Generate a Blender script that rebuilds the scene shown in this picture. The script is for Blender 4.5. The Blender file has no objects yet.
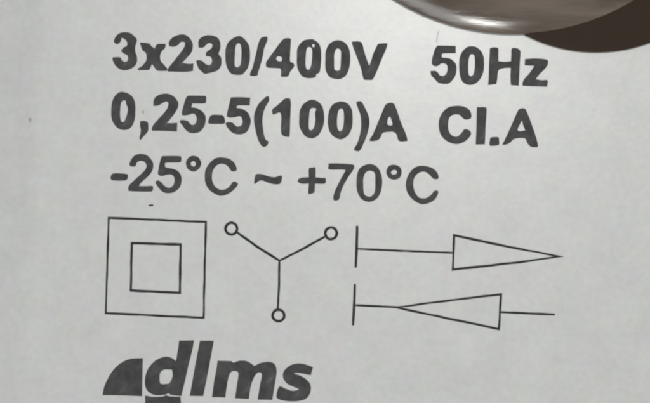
import bpy, bmesh, math, random
from mathutils import Vector
R = math.radians
random.seed(7)
scene = bpy.context.scene

# ------------------------------------------------------------------ camera
MM = 0.001
PX = 0.1 * MM                 # one photograph pixel on the plate = 0.1 mm
CAM_D = 0.160
ROLL = R(2.1)                 # the plate was photographed slightly turned
cam_d = bpy.data.cameras.new('camera')
cam = bpy.data.objects.new('camera', cam_d)
scene.collection.objects.link(cam)
scene.camera = cam
cam.location = (0, 0, CAM_D)
cam.rotation_euler = (0, 0, ROLL)
cam_d.sensor_width = 36
cam_d.lens = 36 * CAM_D / (650 * PX)
cam_d.clip_start = 0.005
cam_d.clip_end = 10
cam_d.dof.use_dof = True
cam_d.dof.focus_distance = CAM_D - 0.005
cam_d.dof.aperture_fstop = 20

# ------------------------------------------------------------------ world and lamps (indoor light)
world = bpy.data.worlds.new('World')
scene.world = world
world.use_nodes = True
bg = world.node_tree.nodes['Background']
bg.inputs[0].default_value = (0.93, 0.97, 1.0, 1)
bg.inputs[1].default_value = 0.24


def area_lamp(name, loc, target, size, power, color, sy=None):
    ld = bpy.data.lights.new(name, 'AREA')
    ld.shape = 'RECTANGLE'
    ld.size = size
    ld.size_y = sy or size
    ld.energy = power
    ld.color = color
    lo = bpy.data.objects.new(name, ld)
    scene.collection.objects.link(lo)
    lo.location = loc
    lo.rotation_euler = (Vector(target) - Vector(loc)).to_track_quat('-Z', 'Y').to_euler()
    return lo


# overhead lamp whose soft glare lies on the top of the plate, and a smaller lamp in front that glints on the cap
area_lamp('overhead_lamp', (0.036, 0.104, 0.50), (0.006, 0.015, 0), 0.075, 1.08, (1.0, 0.985, 0.95))
area_lamp('cap_fill_light', (-0.29, -0.78, 0.60), (0.0, 0.0, 0), 0.42, 1.95, (0.96, 0.985, 1.0), 0.30)  # broad dim fill added to lighten the left side of the cap
area_lamp('front_lamp', (0.012, -0.58, 0.46), (0.016, 0.018, 0), 0.115, 2.1, (1.0, 0.98, 0.95), 0.085)

vs = scene.view_settings
vs.view_transform = 'Standard'
vs.look = 'None'
vs.exposure = 0.0
vs.gamma = 1.0
vs.use_curve_mapping = False


# ------------------------------------------------------------------ helpers
def P(px, py, z=0.0):
    """photograph pixel -> point on the plate (metres)"""
    u = px - 325.0
    v = 201.5 - py
    c, s = math.cos(ROLL), math.sin(ROLL)
    k = (CAM_D - z) / CAM_D * PX
    return ((u * c - v * s) * k, (u * s + v * c) * k)


def link(o, parent=None):
    scene.collection.objects.link(o)
    if parent:
        o.parent = parent
    return o


def mesh_obj(name, bm, mat, parent=None, smooth=True):
    me = bpy.data.meshes.new(name)
    bm.to_mesh(me)
    bm.free()
    me.materials.append(mat)
    for p in me.polygons:
        p.use_smooth = smooth
    return link(bpy.data.objects.new(name, me), parent)


def nodes_of(name):
    m = bpy.data.materials.new(name)
    m.use_nodes = True
    nt = m.node_tree
    return m, nt, nt.nodes['Principled BSDF']


def N(nt, t, **kw):
    n = nt.nodes.new(t)
    for k, v in kw.items():
        if k in n.inputs:
            n.inputs[k].default_value = v
        else:
            setattr(n, k, v)
    return n


def ramp(nt, fac, stops):
    r = nt.nodes.new('ShaderNodeValToRGB')
    e = r.color_ramp.elements
    while len(e) < len(stops):
        e.new(0.5)
    for el, (p, c) in zip(e, stops):
        el.position = p
        el.color = (c, c, c, 1) if isinstance(c, float) else (*c, 1)
    nt.links.new(fac, r.inputs[0])
    return r


# ------------------------------------------------------------------ materials
def plate_material():
    m, nt, b = nodes_of('plate_paint')
    L = nt.links.new
    tc = N(nt, 'ShaderNodeTexCoord')
    big = N(nt, 'ShaderNodeTexNoise', Scale=260.0, Detail=5.0, Roughness=0.62)
    fine = N(nt, 'ShaderNodeTexNoise', Scale=1500.0, Detail=3.0, Roughness=0.6)
    L(tc.outputs['Object'], big.inputs['Vector'])
    L(tc.outputs['Object'], fine.inputs['Vector'])
    r1 = ramp(nt, big.outputs[0], [(0.25, (0.520, 0.527, 0.518)), (0.75, (0.583, 0.589, 0.579))])
    r2 = ramp(nt, fine.outputs[0], [(0.3, 0.925), (0.7, 1.0)])
    mx = N(nt, 'ShaderNodeMix', data_type='RGBA', blend_type='MULTIPLY')
    mx.inputs[0].default_value = 1.0
    L(r1.outputs[0], mx.inputs[6])
    L(r2.outputs[0], mx.inputs[7])
    # faint grime specks
    vor = N(nt, 'ShaderNodeTexNoise', Scale=620.0, Detail=1.0)
    L(tc.outputs['Object'], vor.inputs['Vector'])
    r3 = ramp(nt, vor.outputs[0], [(0.78, 1.0), (0.84, (0.86, 0.85, 0.83))])
    mx2 = N(nt, 'ShaderNodeMix', data_type='RGBA', blend_type='MULTIPLY')
    mx2.inputs[0].default_value = 1.0
    L(mx.outputs[2], mx2.inputs[6])
    L(r3.outputs[0], mx2.inputs[7])
    # slight uneven tint of the paint
    tint = N(nt, 'ShaderNodeTexNoise', Scale=420.0, Detail=2.0)
    L(tc.outputs['Object'], tint.inputs['Vector'])
    hs = N(nt, 'ShaderNodeMix', data_type='RGBA', blend_type='SOFT_LIGHT')
    hs.inputs[0].default_value = 0.09
    L(mx2.outputs[2], hs.inputs[6])
    L(tint.outputs['Color'], hs.inputs[7])
    L(hs.outputs[2], b.inputs['Base Color'])
    b.inputs['Roughness'].default_value = 0.31
    b.inputs['Specular IOR Level'].default_value = 0.45
    bump = N(nt, 'ShaderNodeBump', Strength=0.10, Distance=0.00006)
    L(fine.outputs[0], bump.inputs['Height'])
    L(bump.outputs[0], b.inputs['Normal'])
    return m


def ink_material(name, lo, hi, seed):
    m, nt, b = nodes_of(name)
    L = nt.links.new
    tc = N(nt, 'ShaderNodeTexCoord')
    mp = N(nt, 'ShaderNodeMapping')
    mp.inputs['Location'].default_value = (seed, seed * 0.7, 0)
    L(tc.outputs['Object'], mp.inputs[0])
    n = N(nt, 'ShaderNodeTexNoise', Scale=620.0, Detail=4.0, Roughness=0.6, Distortion=0.6)
    L(mp.outputs[0], n.inputs['Vector'])
    r = ramp(nt, n.outputs[0], [(0.30, lo), (0.62, hi), (0.80, tuple(h * 2.1 for h in hi))])
    L(r.outputs[0], b.inputs['Base Color'])
    b.inputs['Roughness'].default_value = 0.55
    b.inputs['Specular IOR Level'].default_value = 0.18
    return m


def plastic_material(name, lo, hi, rough, streak=True, spec=0.5):
    m, nt, b = nodes_of(name)
    L = nt.links.new
    tc = N(nt, 'ShaderNodeTexCoord')
    mp = N(nt, 'ShaderNodeMapping')
    mp.inputs['Rotation'].default_value = (0, 0, R(-14))
    mp.inputs['Scale'].default_value = (60, 420, 200) if streak else (250, 250, 250)
    L(tc.outputs['Object'], mp.inputs[0])
    n = N(nt, 'ShaderNodeTexNoise', Scale=1.0, Detail=4.0, Roughness=0.55, Distortion=0.4)
    L(mp.outputs[0], n.inputs['Vector'])
    r = ramp(nt, n.outputs[0], [(0.30, lo), (0.72, hi)])
    L(r.outputs[0], b.inputs['Base Color'])
    rr = ramp(nt, n.outputs[0], [(0.25, rough * 0.8), (0.75, rough * 1.3)])
    L(rr.outputs[0], b.inputs['Roughness'])
    b.inputs['Specular IOR Level'].default_value = spec
    bp = N(nt, 'ShaderNodeBump', Strength=0.35, Distance=0.0002)
    L(n.outputs[0], bp.inputs['Height'])
    L(bp.outputs[0], b.inputs['Normal'])
    return m


PLATE = plate_material()
INK = ink_material('printed_ink', (0.031, 0.031, 0.032), (0.064, 0.063, 0.064), 0.0)
LINE_INK = ink_material('fine_line_ink', (0.012, 0.012, 0.013), (0.030, 0.030, 0.031), 0.03)
GRIME = ink_material('grime', (0.27, 0.27, 0.26), (0.36, 0.355, 0.34), 0.05)
CAP = plastic_material('taupe_plastic', (0.072, 0.055, 0.042), (0.185, 0.152, 0.126), 0.20)
LUG = plastic_material('dark_brown_plastic', (0.027, 0.018, 0.011), (0.036, 0.025, 0.016), 0.62, False, 0.13)

# ------------------------------------------------------------------ the faceplate
T = 2.0 * MM


def plate_profile():
    """height of the sheet against x: flat, with a soft fold near the left side"""
    fold = P(27, 200)[0]
    pts = [(-0.075, 0)]
    pts = []
    x = -0.078
    while x < fold - 0.0012:
        pts.append(x)
        x += 0.006
    pts += [fold - 0.0012 + i * 0.0002 for i in range(13)]
    x = fold + 0.004
    while x < 0.080:
        pts.append(x)
        x += 0.008
    out = []
    sl = math.tan(R(12.0))
    for x in pts:
        d = fold - x
        w = 0.0010
        t = min(1, max(0, (d + w) / (2 * w)))
        # integral of a linear slope ramp
        z = -sl * (2 * w) * (t * t / 2) - sl * max(0, d - w)
        out.append((x, z))
    return out


prof = plate_profile()
bm = bmesh.new()
Y0, Y1 = -0.052, 0.066
rings = []
ys = [Y0, Y0 + 0.0004, Y0 + 0.0012] + [Y0 + 0.0012 + (Y1 - Y0 - 0.0024) * i / 12 for i in range(1, 12)] + [Y1 - 0.0012, Y1 - 0.0004, Y1]
drop = {0: -0.0012, 1: -0.0004, len(ys) - 2: -0.0004, len(ys) - 1: -0.0012}
for j, y in enumerate(ys):
    row = []
    for i, (x, z) in enumerate(prof):
        dz = drop.get(j, 0.0)
        if i == 0 or i == len(prof) - 1:
            dz = min(dz, -0.0010)
        row.append(bm.verts.new((x, y, z + dz)))
    rings.append(row)
for j in range(len(ys) - 1):
    for i in range(len(prof) - 1):
        bm.faces.new((rings[j][i], rings[j][i + 1], rings[j + 1][i + 1], rings[j + 1][i]))
# sides and back
edge = [e for e in bm.edges if e.is_boundary]
ret = bmesh.ops.extrude_edge_only(bm, edges=edge)
nv = [g for g in ret['geom'] if isinstance(g, bmesh.types.BMVert)]
for v in nv:
    v.co.z = -T - 0.0035
loop_edges = [e for e in bm.edges if e.is_boundary]
bmesh.ops.contextual_create(bm, geom=loop_edges)
bmesh.ops.recalc_face_normals(bm, faces=bm.faces)
plate = mesh_obj('meter_faceplate', bm, PLATE, None, True)
plate['label'] = 'pale grey meter faceplate printed with dark ratings, symbols and a logo'
plate['category'] = 'faceplate'

INK_Z = 0.000012
INK_H = 0.000016


# ------------------------------------------------------------------ printed shapes
def smooth_loop(pts, corners, step=5):
    """closed Catmull-Rom through pts, sharp where flagged"""
    n = len(pts)
    out = []
    for i in range(n):
        p0, p1, p2, p3 = pts[i - 1], pts[i], pts[(i + 1) % n], pts[(i + 2) % n]
        if corners[i]:
            p0 = p1
        if corners[(i + 1) % n]:
            p3 = p2
        for k in range(step):
            t = k / step
            q = []
            for a in (0, 1):
                m1 = (p2[a] - p0[a]) * 0.5
                m2 = (p3[a] - p1[a]) * 0.5
                q.append((2 * t**3 - 3 * t**2 + 1) * p1[a] + (t**3 - 2 * t**2 + t) * m1
                         + (-2 * t**3 + 3 * t**2) * p2[a] + (t**3 - t**2) * m2)
            out.append(tuple(q))
    return out


def parse(s):
    pts, cor = [], []
    for w in s.split():
        c = w.endswith('!')
        x, y = w.rstrip('!').split(',')
        pts.append((float(x), float(y)))
        cor.append(c)
    return pts, cor


def print_shape(name, loops, mat, parent, z=INK_Z):
    """loops: closed outlines in photograph pixels -> one thin printed film"""
    cu = bpy.data.curves.new(name, 'CURVE')
    cu.dimensions = '2D'
    cu.fill_mode = 'BOTH'
    cu.extrude = INK_H / 2
    allp = [P(*p) for lp in loops for p in lp]
    cx = sum(p[0] for p in allp) / len(allp)
    cy = sum(p[1] for p in allp) / len(allp)
    for lp in loops:
        sp = cu.splines.new('POLY')
        sp.points.add(len(lp) - 1)
        for q, p in zip(sp.points, lp):
            x, y = P(*p)
            q.co = ((x - cx) * 1000, (y - cy) * 1000, 0, 1)      # fill in mm, scaled back below
        sp.use_cyclic_u = True
    cu.extrude = INK_H / 2 * 1000
    tmp = bpy.data.objects.new(name, cu)
    scene.collection.objects.link(tmp)
    dg = bpy.context.evaluated_depsgraph_get()
    me = bpy.data.meshes.new_from_object(tmp.evaluated_get(dg))
    bpy.data.objects.remove(tmp)
    bpy.data.curves.remove(cu)
    for v in me.vertices:
        v.co *= 0.001
    me.name = name
    me.materials.clear()
    me.materials.append(mat)
    o = bpy.data.objects.new(name, me)
    link(o, parent)
    base = Vector((0, 0, 0))
    if parent is not plate:
        base = Vector(parent.location)
    o.location = Vector((cx, cy, z + INK_H / 2)) - base
    return o


def glyph(name, win, *contours, mat=None):
    x0, y0, s = win
    loops = []
    for c in contours:
        pts, cor = parse(c)
        lp = smooth_loop(pts, cor)
        loops.append([(x0 + x / s, y0 + y / s) for x, y in lp])
    return print_shape(name, loops, mat or INK, plate)


A = (105, 25, 8.0625)
B = (180, 30, 8.0625)
C = (245, 32, 8.0625)
D = (315, 35, 8.0625)
E = (425, 40, 8.0625)
F = (475, 42, 8.0625)
G = (105, 90, 8.0625)
H = (170, 90, 8.0625)
I = (245, 97, 8.0625)
J = (315, 100, 6.5)
K = (430, 98, 5.652)
L_ = (105, 150, 8.0625)
M = (175, 150, 8.0625)
N_ = (245, 155, 6.5)
O = (325, 157, 5.417)
Pw = (95, 335, 5.909)
Q = (200, 335, 5.417)

# line one
glyph('printed_digit', A, '72,135 80,105 100,78 130,62 165,58 200,64 230,85 257,118 250,155 243,185 246,220 258,255 258,295 243,328 210,352 170,364 130,361 95,338 72,308 60,270 75,261 118,261 130,272 138,288 162,297 182,288 186,265 178,243 155,232 133,215 134,200 152,180 172,172 180,150 170,125 150,108 134,107 127,130 112,150 90,153')
glyph('printed_letter', A, '280,142! 350,148 375,170 400,190! 415,160 435,153 490,153! 484,185 460,210 445,245 450,290 480,325 503,352! 500,370! 430,369 408,355 380,315! 365,345 350,362 268,364! 265,352 300,330 330,290 335,255 328,225 305,205 295,185')
glyph('printed_digit', A, '513,150 525,120 555,95 600,78 635,76 662,87 690,115 708,155 702,210 670,255 623,305! 675,314 713,310! 710,370! 645,378 507,375! 508,352 560,285 615,215 640,175 645,148 635,137 610,138 590,160 555,175 522,170')
glyph('printed_digit', B, '150,140! 148,95 165,65 200,47 235,42 280,50 310,70 325,105 325,150 312,190 318,205 332,225 335,265 325,300 295,330 245,345 200,353 175,335 150,310 135,270 133,248 150,243 180,250 200,270 228,284 250,275 258,250 250,220 230,212 210,212! 210,185 225,168 250,150 262,125 250,108 230,107 210,120 190,140 165,143')
glyph('printed_digit', B, '365,200 368,150 385,105 415,75 450,55 475,48 500,57 535,90 558,130 565,190 562,250 545,310 505,358! 470,362 420,355 390,325 370,270', '443,200 447,140 460,112 478,108 490,125 495,170 493,240 485,285 460,300 443,290 441,250')
glyph('printed_slash', C, '128,50 160,38 180,42 178,75 155,130 145,190 130,250 105,330 95,352 45,353 42,330 60,290 75,230 90,170 105,100')
glyph('printed_digit', C, '170,245 185,220 230,160 280,90 310,58 335,50 365,53 370,70 366,150 364,235 385,248 398,270 385,295 365,320 345,358 295,360 290,350 288,300 260,292 190,288 170,275', '252,215 262,198 278,196 295,205 298,230 280,237 260,230')
glyph('printed_digit', C, '418,200 420,140 440,100 475,68 515,60 550,60 590,88 610,130 615,200 610,280 600,325 575,340! 565,365 510,372 460,355 430,310 418,260', '488,260 490,200 495,150 505,125 525,122 540,140 540,220 530,280 512,305 495,295', '541,108 550,97 562,105 559,120 547,121')
glyph('printed_digit', D, '83,200 85,140 105,85 145,52 190,42 235,58 268,95 282,145 284,210 275,270 250,325 210,352 160,354 115,335 88,290 82,240', '155,230 155,160 168,118 188,110 208,130 208,200 203,270 190,287 165,285 156,270')
glyph('printed_letter', D, '297,62! 305,53 360,53 382,75 395,125 415,190 437,248! 450,215 470,150 500,85 515,70 585,66! 575,110 540,190 500,290 468,355 450,362 400,360 388,345 370,270 340,185 310,105')
glyph('printed_digit', E, '93,52! 105,45 180,46 248,48! 248,107! 190,107 138,110! 135,138 150,143 200,150 235,175 252,205 252,260 235,305 195,348 150,354 110,345 75,312 48,280 45,250! 85,250 105,265 120,285 145,290 168,275 180,245 178,205 155,190 130,190 105,208 75,210 55,190 58,150 68,110 80,75')
glyph('printed_digit', E, '275,190 280,140 300,95 335,60 370,50 415,58 455,95 473,140 476,200 470,260 445,315 405,352 360,362 315,348 288,310 278,260', '348,210 352,160 365,122 382,115 398,130 402,180 400,230 390,275 370,292 352,275')
glyph('printed_letter', F, '120,55 135,45 165,43 188,55 188,110 190,155! 240,160 290,155! 292,100 295,55 320,48 355,58 367,85 362,160 358,240 352,352! 290,348! 285,290 288,208! 240,210 200,220 185,240 180,290 172,338! 105,347! 110,280 113,180 118,90')
glyph('printed_letter', F, '403,137! 490,133 570,140 588,155 585,185 560,220 520,260 490,300! 540,308 575,306 587,320 580,360! 480,357 385,353! 383,330 400,295 440,250 478,192! 400,188!')
# line two
glyph('printed_digit', G, '50,190 55,110 75,55 110,22 145,16 190,30 225,60 243,110 245,180 238,245 215,295 180,320 130,320 90,295 60,250', '122,180 127,115 140,88 165,85 170,110 185,150 180,185 165,235 150,258 132,255 124,225')
glyph('printed_comma', G, '283,252! 320,250 345,262 350,300 345,335 315,370 285,403 278,385 285,350 288,320 283,290')
glyph('printed_digit', G, '390,128! 392,85 410,55 450,35 500,30 545,45 575,75 592,110 582,155 550,205 515,250 495,265! 535,268 583,265! 580,335! 480,330 377,328! 385,290 430,235 480,180 505,140 510,105 495,93 465,105 430,125')
glyph('printed_digit', H, '125,75 140,50 165,45 285,47! 292,60 290,95 275,108 180,108! 172,140! 210,145 250,165 282,200 288,245 275,295 235,340 170,347 130,325 100,285 78,255 95,242 140,250 160,270 180,283 205,270 215,235 205,200 180,190 150,200 105,203 95,185 105,140')
glyph('printed_dash', H, '308,262 310,245 325,210 345,200 400,200 430,208 442,240 438,270 380,274 320,272')
glyph('printed_digit', H, '490,60! 560,58 647,62! 643,124! 550,125 537,145! 575,150 615,172 638,198 652,251 640,301 615,341 570,357 520,352 480,325 453,285 455,262 500,262 520,280 545,295 575,285 585,255 575,220 555,212 520,220 475,222 458,205 465,165 478,110')
glyph('printed_bracket', I, '150,15 175,-5 193,0 192,35 165,80 148,130 140,190 145,250 155,310 168,345 188,358 185,380 165,400 140,398 115,365 95,310 80,240 72,180 80,120 110,55')
glyph('printed_digit', I, '220,100 245,80 285,45 315,18 340,10 365,15! 370,60 365,180 360,310 345,320 320,318 293,295 290,240 292,170 285,128 265,128 235,140 222,135')
glyph('printed_digit', I, '437,180 440,120 460,70 500,35 540,22 585,35 620,70 635,120 638,190 625,250 590,310 540,333 490,318 455,275 438,230', '515,190 520,130 528,98 545,88 575,92! 565,130 567,180 560,230 545,262 525,268 515,250')
glyph('printed_digit', J, '83,130 90,75 115,30 165,10 210,22 238,60 245,120 240,180 215,230 170,255 125,240 95,205 85,165', '143,140 148,85 160,60 178,57 187,85 187,140 180,185 165,203 148,190')
glyph('printed_bracket', J, '268,18 285,8 305,15 330,60 350,110 353,160 340,220 315,285 290,330 258,328 255,315 275,280 293,220 300,160 295,100 280,55')
glyph('printed_letter', J, '355,258 375,225 405,155 440,70 460,30 490,18 515,28 535,75 560,150 590,220 602,265! 560,270 540,258 530,225 510,208 470,208 440,215 425,245 405,262 365,267', '470,155 475,120 487,110 497,130 503,160 485,165')
glyph('printed_letter', K, '180,108 200,122 230,115 233,90 220,65 190,48 150,44 105,52 72,80 52,120 50,165 60,205 90,240 140,260 185,252 220,225 232,200 220,182 195,177 180,195 155,217 130,215 110,195 102,165 105,125 120,100 150,92 172,98')
glyph('printed_letter', K, '265,60 275,52 310,52 320,65 315,150 310,255 300,262 258,263! 262,170')
glyph('printed_full_stop', K, '340,230 350,222 385,222 390,240 388,265 345,270 336,262')
glyph('printed_letter', K, '408,265! 425,230 460,155 495,75 510,60 535,60 548,80 575,150 600,225 610,270 600,278 570,275 550,255 535,228 480,230 455,250 435,262', '495,180 510,145 520,130 525,150 538,183! 510,188')
# line three
glyph('printed_minus_sign', L_, '45,225 52,200 75,188 140,190 180,197 185,215 175,240 140,247 80,246 52,240')
glyph('printed_digit', L_, '197,115 210,80 240,45 285,32 335,42 375,80 390,120 380,170 345,215 295,260 272,290! 330,292 380,290 388,305 382,330 350,336 205,332 188,315 195,285 240,240 295,190 330,150 332,115 310,92 275,90 255,105 245,130 210,132')
glyph('printed_digit', L_, '455,60 475,50 600,50 615,65 612,95 590,100 500,102 484,112 490,140 530,148 580,165 610,200 618,250 600,305 550,342 490,347 450,325 415,280 408,255 430,245 455,262 480,290 515,305 545,290 560,255 555,215 530,198 500,200 455,210 428,195 430,160 440,110')
glyph('printed_degree_sign', M, '88,110 98,75 125,52 155,48 190,62 212,105 198,145 170,168 145,173 105,155', '127,110 135,95 152,90 168,108 162,128 148,133 132,125')
glyph('printed_letter', M, '450,165 470,173 497,162 492,130 470,95 430,70 375,60 325,68 280,105 250,150 240,200 245,265 275,320 325,355 370,370 420,358 470,325 507,280 495,260 470,255 450,280 420,310 380,322 340,310 310,275 298,225 305,170 330,130 365,112 400,115 430,135')
glyph('printed_tilde', N_, '60,183 65,140 75,125 110,125 150,138 190,145 225,135 240,138 238,165 225,188 190,190 150,180 110,165 85,172 70,185')
glyph('printed_plus_sign', N_, '415,90 435,83 458,85 458,145! 500,150 522,150 525,175 515,187 480,187 455,187! 452,240 435,250 412,250 415,185! 370,187 345,175 345,160 365,148 415,145!')
glyph('printed_digit', O, '20,45 28,35 145,40 158,55 150,75 125,110 100,155 85,195 75,230 50,235 45,215 58,175 85,120 112,72! 90,68 22,67')
glyph('printed_digit', O, '170,140 175,90 195,55 240,38 280,52 303,90 310,140 300,195 275,230 235,243 195,225 175,185', '207,145 210,105 225,80 250,75 270,90 272,135 270,185 255,210 235,215 212,200')
glyph('printed_degree_sign', O, '332,80 345,50 375,42 405,55 415,80 405,112 375,123 345,112', '357,85 365,73 380,70 390,80 385,92 368,96')
glyph('printed_letter', O, '578,110 595,120 615,115 608,85 580,60 535,48 490,55 455,90 438,140 445,190 475,230 520,255 560,250 595,230 612,200 610,183 590,185 575,205 545,223 510,220 487,190 478,150 485,110 510,85 540,80 565,95')
# logo
glyph('logo_quarter_disc', Pw, '45,355! 55,305 80,250 110,205 155,165 210,142 283,138! 278,362! 160,357')
glyph('logo_letter', Pw, '497,35! 585,32! 575,90 550,190 530,280 510,361! 450,354 435,345 410,354 350,354 310,330 295,290 300,235 320,190 360,150 410,130 450,135 478,155! 488,100', '383,275 385,225 410,205 455,205! 458,245 440,285 420,290 392,290')
glyph('logo_bar', Pw, '296,358! 340,366 400,364 420,357 440,363 505,366! 512,440! 297,440!')
glyph('logo_letter', Pw, '620,35! 702,35! 672,200! 640,361! 560,360! 590,190!')
glyph('logo_letter', Q, '95,140! 170,142! 182,150 215,140 255,143 295,168! 330,152 375,147 405,160 415,200 405,270 392,352! 312,350! 325,270 335,215 318,203 295,225 275,280 265,347! 190,343! 200,270 208,210 190,195 165,205 150,250 137,338! 65,337! 75,260 88,190')
glyph('logo_letter', Q, '600,218! 612,175! 570,160 530,155 490,165 455,195 450,230 470,262 510,282 535,295 500,303 460,290 430,280 415,320 420,345 470,358 530,358 575,345 598,310 598,270 575,240 540,220 510,210 525,205 560,210')


# ------------------------------------------------------------------ line symbols
def stroke_loop(pts, w, seg=6.0, cap=0.35, jit=0.10):
    """an inked line with a slightly uneven width: centre line in pixels -> closed outline"""
    dense = []
    for (a, b) in zip(pts[:-1], pts[1:]):
        n = max(1, int(math.dist(a, b) / seg))
        for i in range(n):
            t = i / n
            dense.append((a[0] + (b[0] - a[0]) * t, a[1] + (b[1] - a[1]) * t))
    dense.append(pts[-1])
    l, r = [], []
    n = len(dense)
    for i, p in enumerate(dense):
        a = dense[max(0, i - 1)]
        b = dense[min(n - 1, i + 1)]
        dx, dy = b[0] - a[0], b[1] - a[1]
        d = math.hypot(dx, dy)
        nx, ny = -dy / d, dx / d
        ww = w / 2 * (1 + random.uniform(-1, 1) * jit)
        off = random.uniform(-1, 1) * jit * w * 0.35
        if i in (0, n - 1):
            ww *= 0.85
        l.append((p[0] + nx * (ww + off), p[1] + ny * (ww + off)))
        r.append((p[0] - nx * (ww - off), p[1] - ny * (ww - off)))
    lp = l + r[::-1]
    return smooth_loop(lp, [k in (0, n - 1, n, 2 * n - 1) for k in range(2 * n)], 3)


def frame_loops(corners, w):
    """outline of a closed polygon drawn with a pen of width w: outer and inner loops"""
    n = len(corners)
    out, inn = [], []
    area = sum(corners[i][0] * corners[(i + 1) % n][1] - corners[(i + 1) % n][0] * corners[i][1] for i in range(n))
    sg = 1 if area > 0 else -1

    def offs(dist):
        res = []
        for i in range(n):
            a, b, c = corners[i - 1], corners[i], corners[(i + 1) % n]
            d1 = Vector((b[0] - a[0], b[1] - a[1])).normalized()
            d2 = Vector((c[0] - b[0], c[1] - b[1])).normalized()
            n1 = Vector((d1.y, -d1.x)) * sg
            n2 = Vector((d2.y, -d2.x)) * sg
            bis = (n1 + n2)
            k = dist / max(0.42 if dist > 0 else 0.12, bis.dot(n1) / bis.length) / bis.length
            res.append((b[0] + bis.x * k, b[1] + bis.y * k))
        return res

    def wob(loop):
        pts, cor = [], []
        m = len(loop)
        for i in range(m):
            a, b = loop[i], loop[(i + 1) % m]
            L = math.dist(a, b)
            k = max(1, int(L / 9))
            for j in range(k):
                t = j / k
                jx = random.uniform(-.24, .24) if j else 0
                jy = random.uniform(-.24, .24) if j else 0
                pts.append((a[0] + (b[0] - a[0]) * t + jx, a[1] + (b[1] - a[1]) * t + jy))
                cor.append(j == 0)
        return smooth_loop(pts, cor, 3)
    return [wob(offs(w / 2)), wob(offs(-w / 2))]


def ring_loops(cx, cy, ro, ri):
    o, i = [], []
    for k in range(12):
        a = 2 * math.pi * k / 12
        o.append((cx + (ro + random.uniform(-.2, .2)) * math.cos(a), cy + (ro + random.uniform(-.2, .2)) * math.sin(a)))
        i.append((cx + (ri + random.uniform(-.2, .2)) * math.cos(a), cy + (ri + random.uniform(-.2, .2)) * math.sin(a)))
    return [smooth_loop(o, [False] * 12), smooth_loop(i, [False] * 12)]


# square in a square (double insulation)
sq = print_shape('insulation_symbol', frame_loops([(108.8, 217.9), (205.9, 222.0), (203.6, 317.9), (105.8, 313.2)], 2.1), LINE_INK, plate)
print_shape('inner_square', frame_loops([(131.9, 243.2), (180.6, 244.5), (179.9, 292.9), (130.8, 290.4)], 2.4), LINE_INK, sq)
# star connection
c0 = (279.4, 260.8)
ys_ = print_shape('star_connection_symbol', [stroke_loop([(236.8, 232.2), (257, 246.6), c0], 2.4)], LINE_INK, plate)
print_shape('arm_line', [stroke_loop([(324.8, 236.8), (300, 250.4), (c0[0] + .2, c0[1])], 2.3)], LINE_INK, ys_, INK_Z + 0.000003)
print_shape('arm_line', [stroke_loop([(c0[0], c0[1] - .6), (279.0, 285), (277.8, 309.2)], 2.3)], LINE_INK, ys_, INK_Z + 0.000006)
for (x, y) in ((231.4, 228.7), (331.0, 233.4), (278.5, 315.6)):
    print_shape('terminal_ring', ring_loops(x, y, 7.1, 4.5), LINE_INK, ys_, INK_Z + 0.000009)
# arrow pointing right
a1 = print_shape('supply_arrow_symbol', frame_loops([(454.2, 235.3), (500, 245.0), (561.0, 256.6), (520, 262.3), (452.8, 269.6)], 2.3), LINE_INK, plate)
print_shape('end_bar', [stroke_loop([(357.2, 225.8), (356.6, 248), (355.6, 267.6)], 2.7)], LINE_INK, a1)
print_shape('shaft_line', [stroke_loop([(357.2, 248.9), (400, 250.8), (453.2, 252.9)], 1.9)], LINE_INK, a1, INK_Z + 0.000004)
# arrow pointing left
a2 = print_shape('return_arrow_symbol', frame_loops([(394.0, 307.3), (465, 298.6), (501.0, 294.4), (498.8, 329.2), (465, 322.0), (420, 312.6)], 2.2), LINE_INK, plate)
print_shape('end_bar', [stroke_loop([(354.8, 284.0), (354.2, 305), (353.0, 325.4)], 2.6)], LINE_INK, a2)
print_shape('shaft_line', [stroke_loop([(354.6, 305.3), (375, 306.2), (398, 307.3)], 2.0)], LINE_INK, a2, INK_Z + 0.000004)
print_shape('tail_line', [stroke_loop([(500.4, 312.2), (530, 313.5), (554.8, 314.6)], 2.1)], LINE_INK, a2, INK_Z + 0.000004)

# small marks on the paint
for loopspec, mt in (
        ('148.5,205.2 150.5,204.6 153,204.7 153.4,205.6 151,206.2 149,206.1', LINE_INK),
        ('28.8,119 30.2,118.6 31.4,119.6 31.2,121.6 29.8,122.2 28.6,121', GRIME),
        ('142.4,110.5 143.3,110.3 144,112 143.6,114 142.6,113.5', GRIME),
        ('438.4,31 438.9,31.2 437.6,36 437,42 436.4,42 436.8,37', GRIME)):
    pts, cor = parse(loopspec)
    print_shape('ink_speck', [smooth_loop(pts, cor, 4)], mt, plate)


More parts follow.
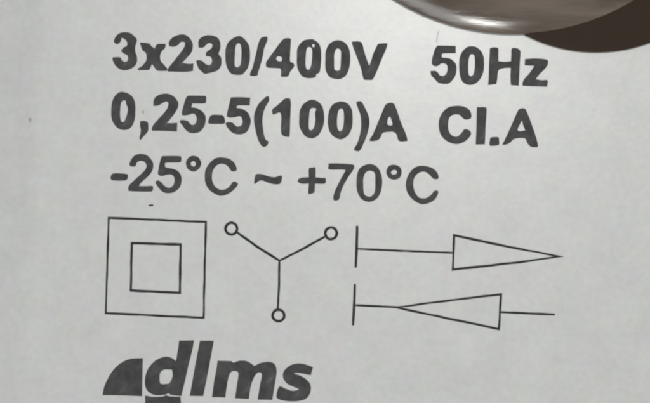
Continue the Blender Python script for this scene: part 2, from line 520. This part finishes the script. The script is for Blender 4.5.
# ------------------------------------------------------------------ the round cap at the edge of the text
def lathe(name, profile, seg, mat, parent):
    bm = bmesh.new()
    rows = []
    for (r, z) in profile:
        if r == 0:
            rows.append([bm.verts.new((0, 0, z))])
        else:
            rows.append([bm.verts.new((r * math.cos(2 * math.pi * k / seg), r * math.sin(2 * math.pi * k / seg), z)) for k in range(seg)])
    for a, b in zip(rows[:-1], rows[1:]):
        for k in range(seg):
            k2 = (k + 1) % seg
            if len(b) == 1:
                bm.faces.new((a[k], a[k2], b[0]))
            elif len(a) == 1:
                bm.faces.new((a[0], b[k2], b[k]))
            else:
                bm.faces.new((a[k], a[k2], b[k2], b[k]))
    bmesh.ops.recalc_face_normals(bm, faces=bm.faces)
    return mesh_obj(name, bm, mat, parent, True)


def cap_profile(r, wall, rho, rim, dome):
    """base ring, short wall, shoulder arc from rim degrees of tilt to 3 degrees, shallow dome"""
    pts = [(0, 0.0), (r - 0.00015, 0.0), (r, 0.00015), (r, wall - 0.0001), (r - 0.00003, wall)]
    r0 = r - 0.00006
    s0, c0 = math.sin(R(rim)), math.cos(R(rim))
    for i in range(25):
        th = R(rim + (3 - rim) * i / 24)
        pts.append((r0 - rho * (s0 - math.sin(th)), wall + 0.00003 + rho * (math.cos(th) - c0)))
    rr, zz = pts[-1]
    for i in range(1, 13):
        t = i / 12
        pts.append((rr * (1 - t), zz + dome * (1 - (1 - t) ** 2)))
    return pts


ZS = 0.0007
cx, cy = P(515, -195, ZS)
knob = bpy.data.objects.new('sealing_cap', None)
link(knob)
knob.location = (cx, cy, 0)
knob.empty_display_size = 0.005
knob['label'] = 'glossy brown round plastic cap with a dark lug, partly covering the faceplate'
knob['category'] = 'cap'
Rk = 229 * PX * (CAM_D - ZS) / CAM_D
lathe('cap_dome', cap_profile(Rk, 0.0007, 0.0068, 38, 0.0005), 220, CAP, knob)
lx, ly = P(597, -104, 0.0006)
lug = lathe('lug', cap_profile(156 * PX * (CAM_D - 0.0006) / CAM_D, 0.0006, 0.0008, 30, 0.0), 180, LUG, knob)
lug.location = (lx - cx, ly - cy, 0)
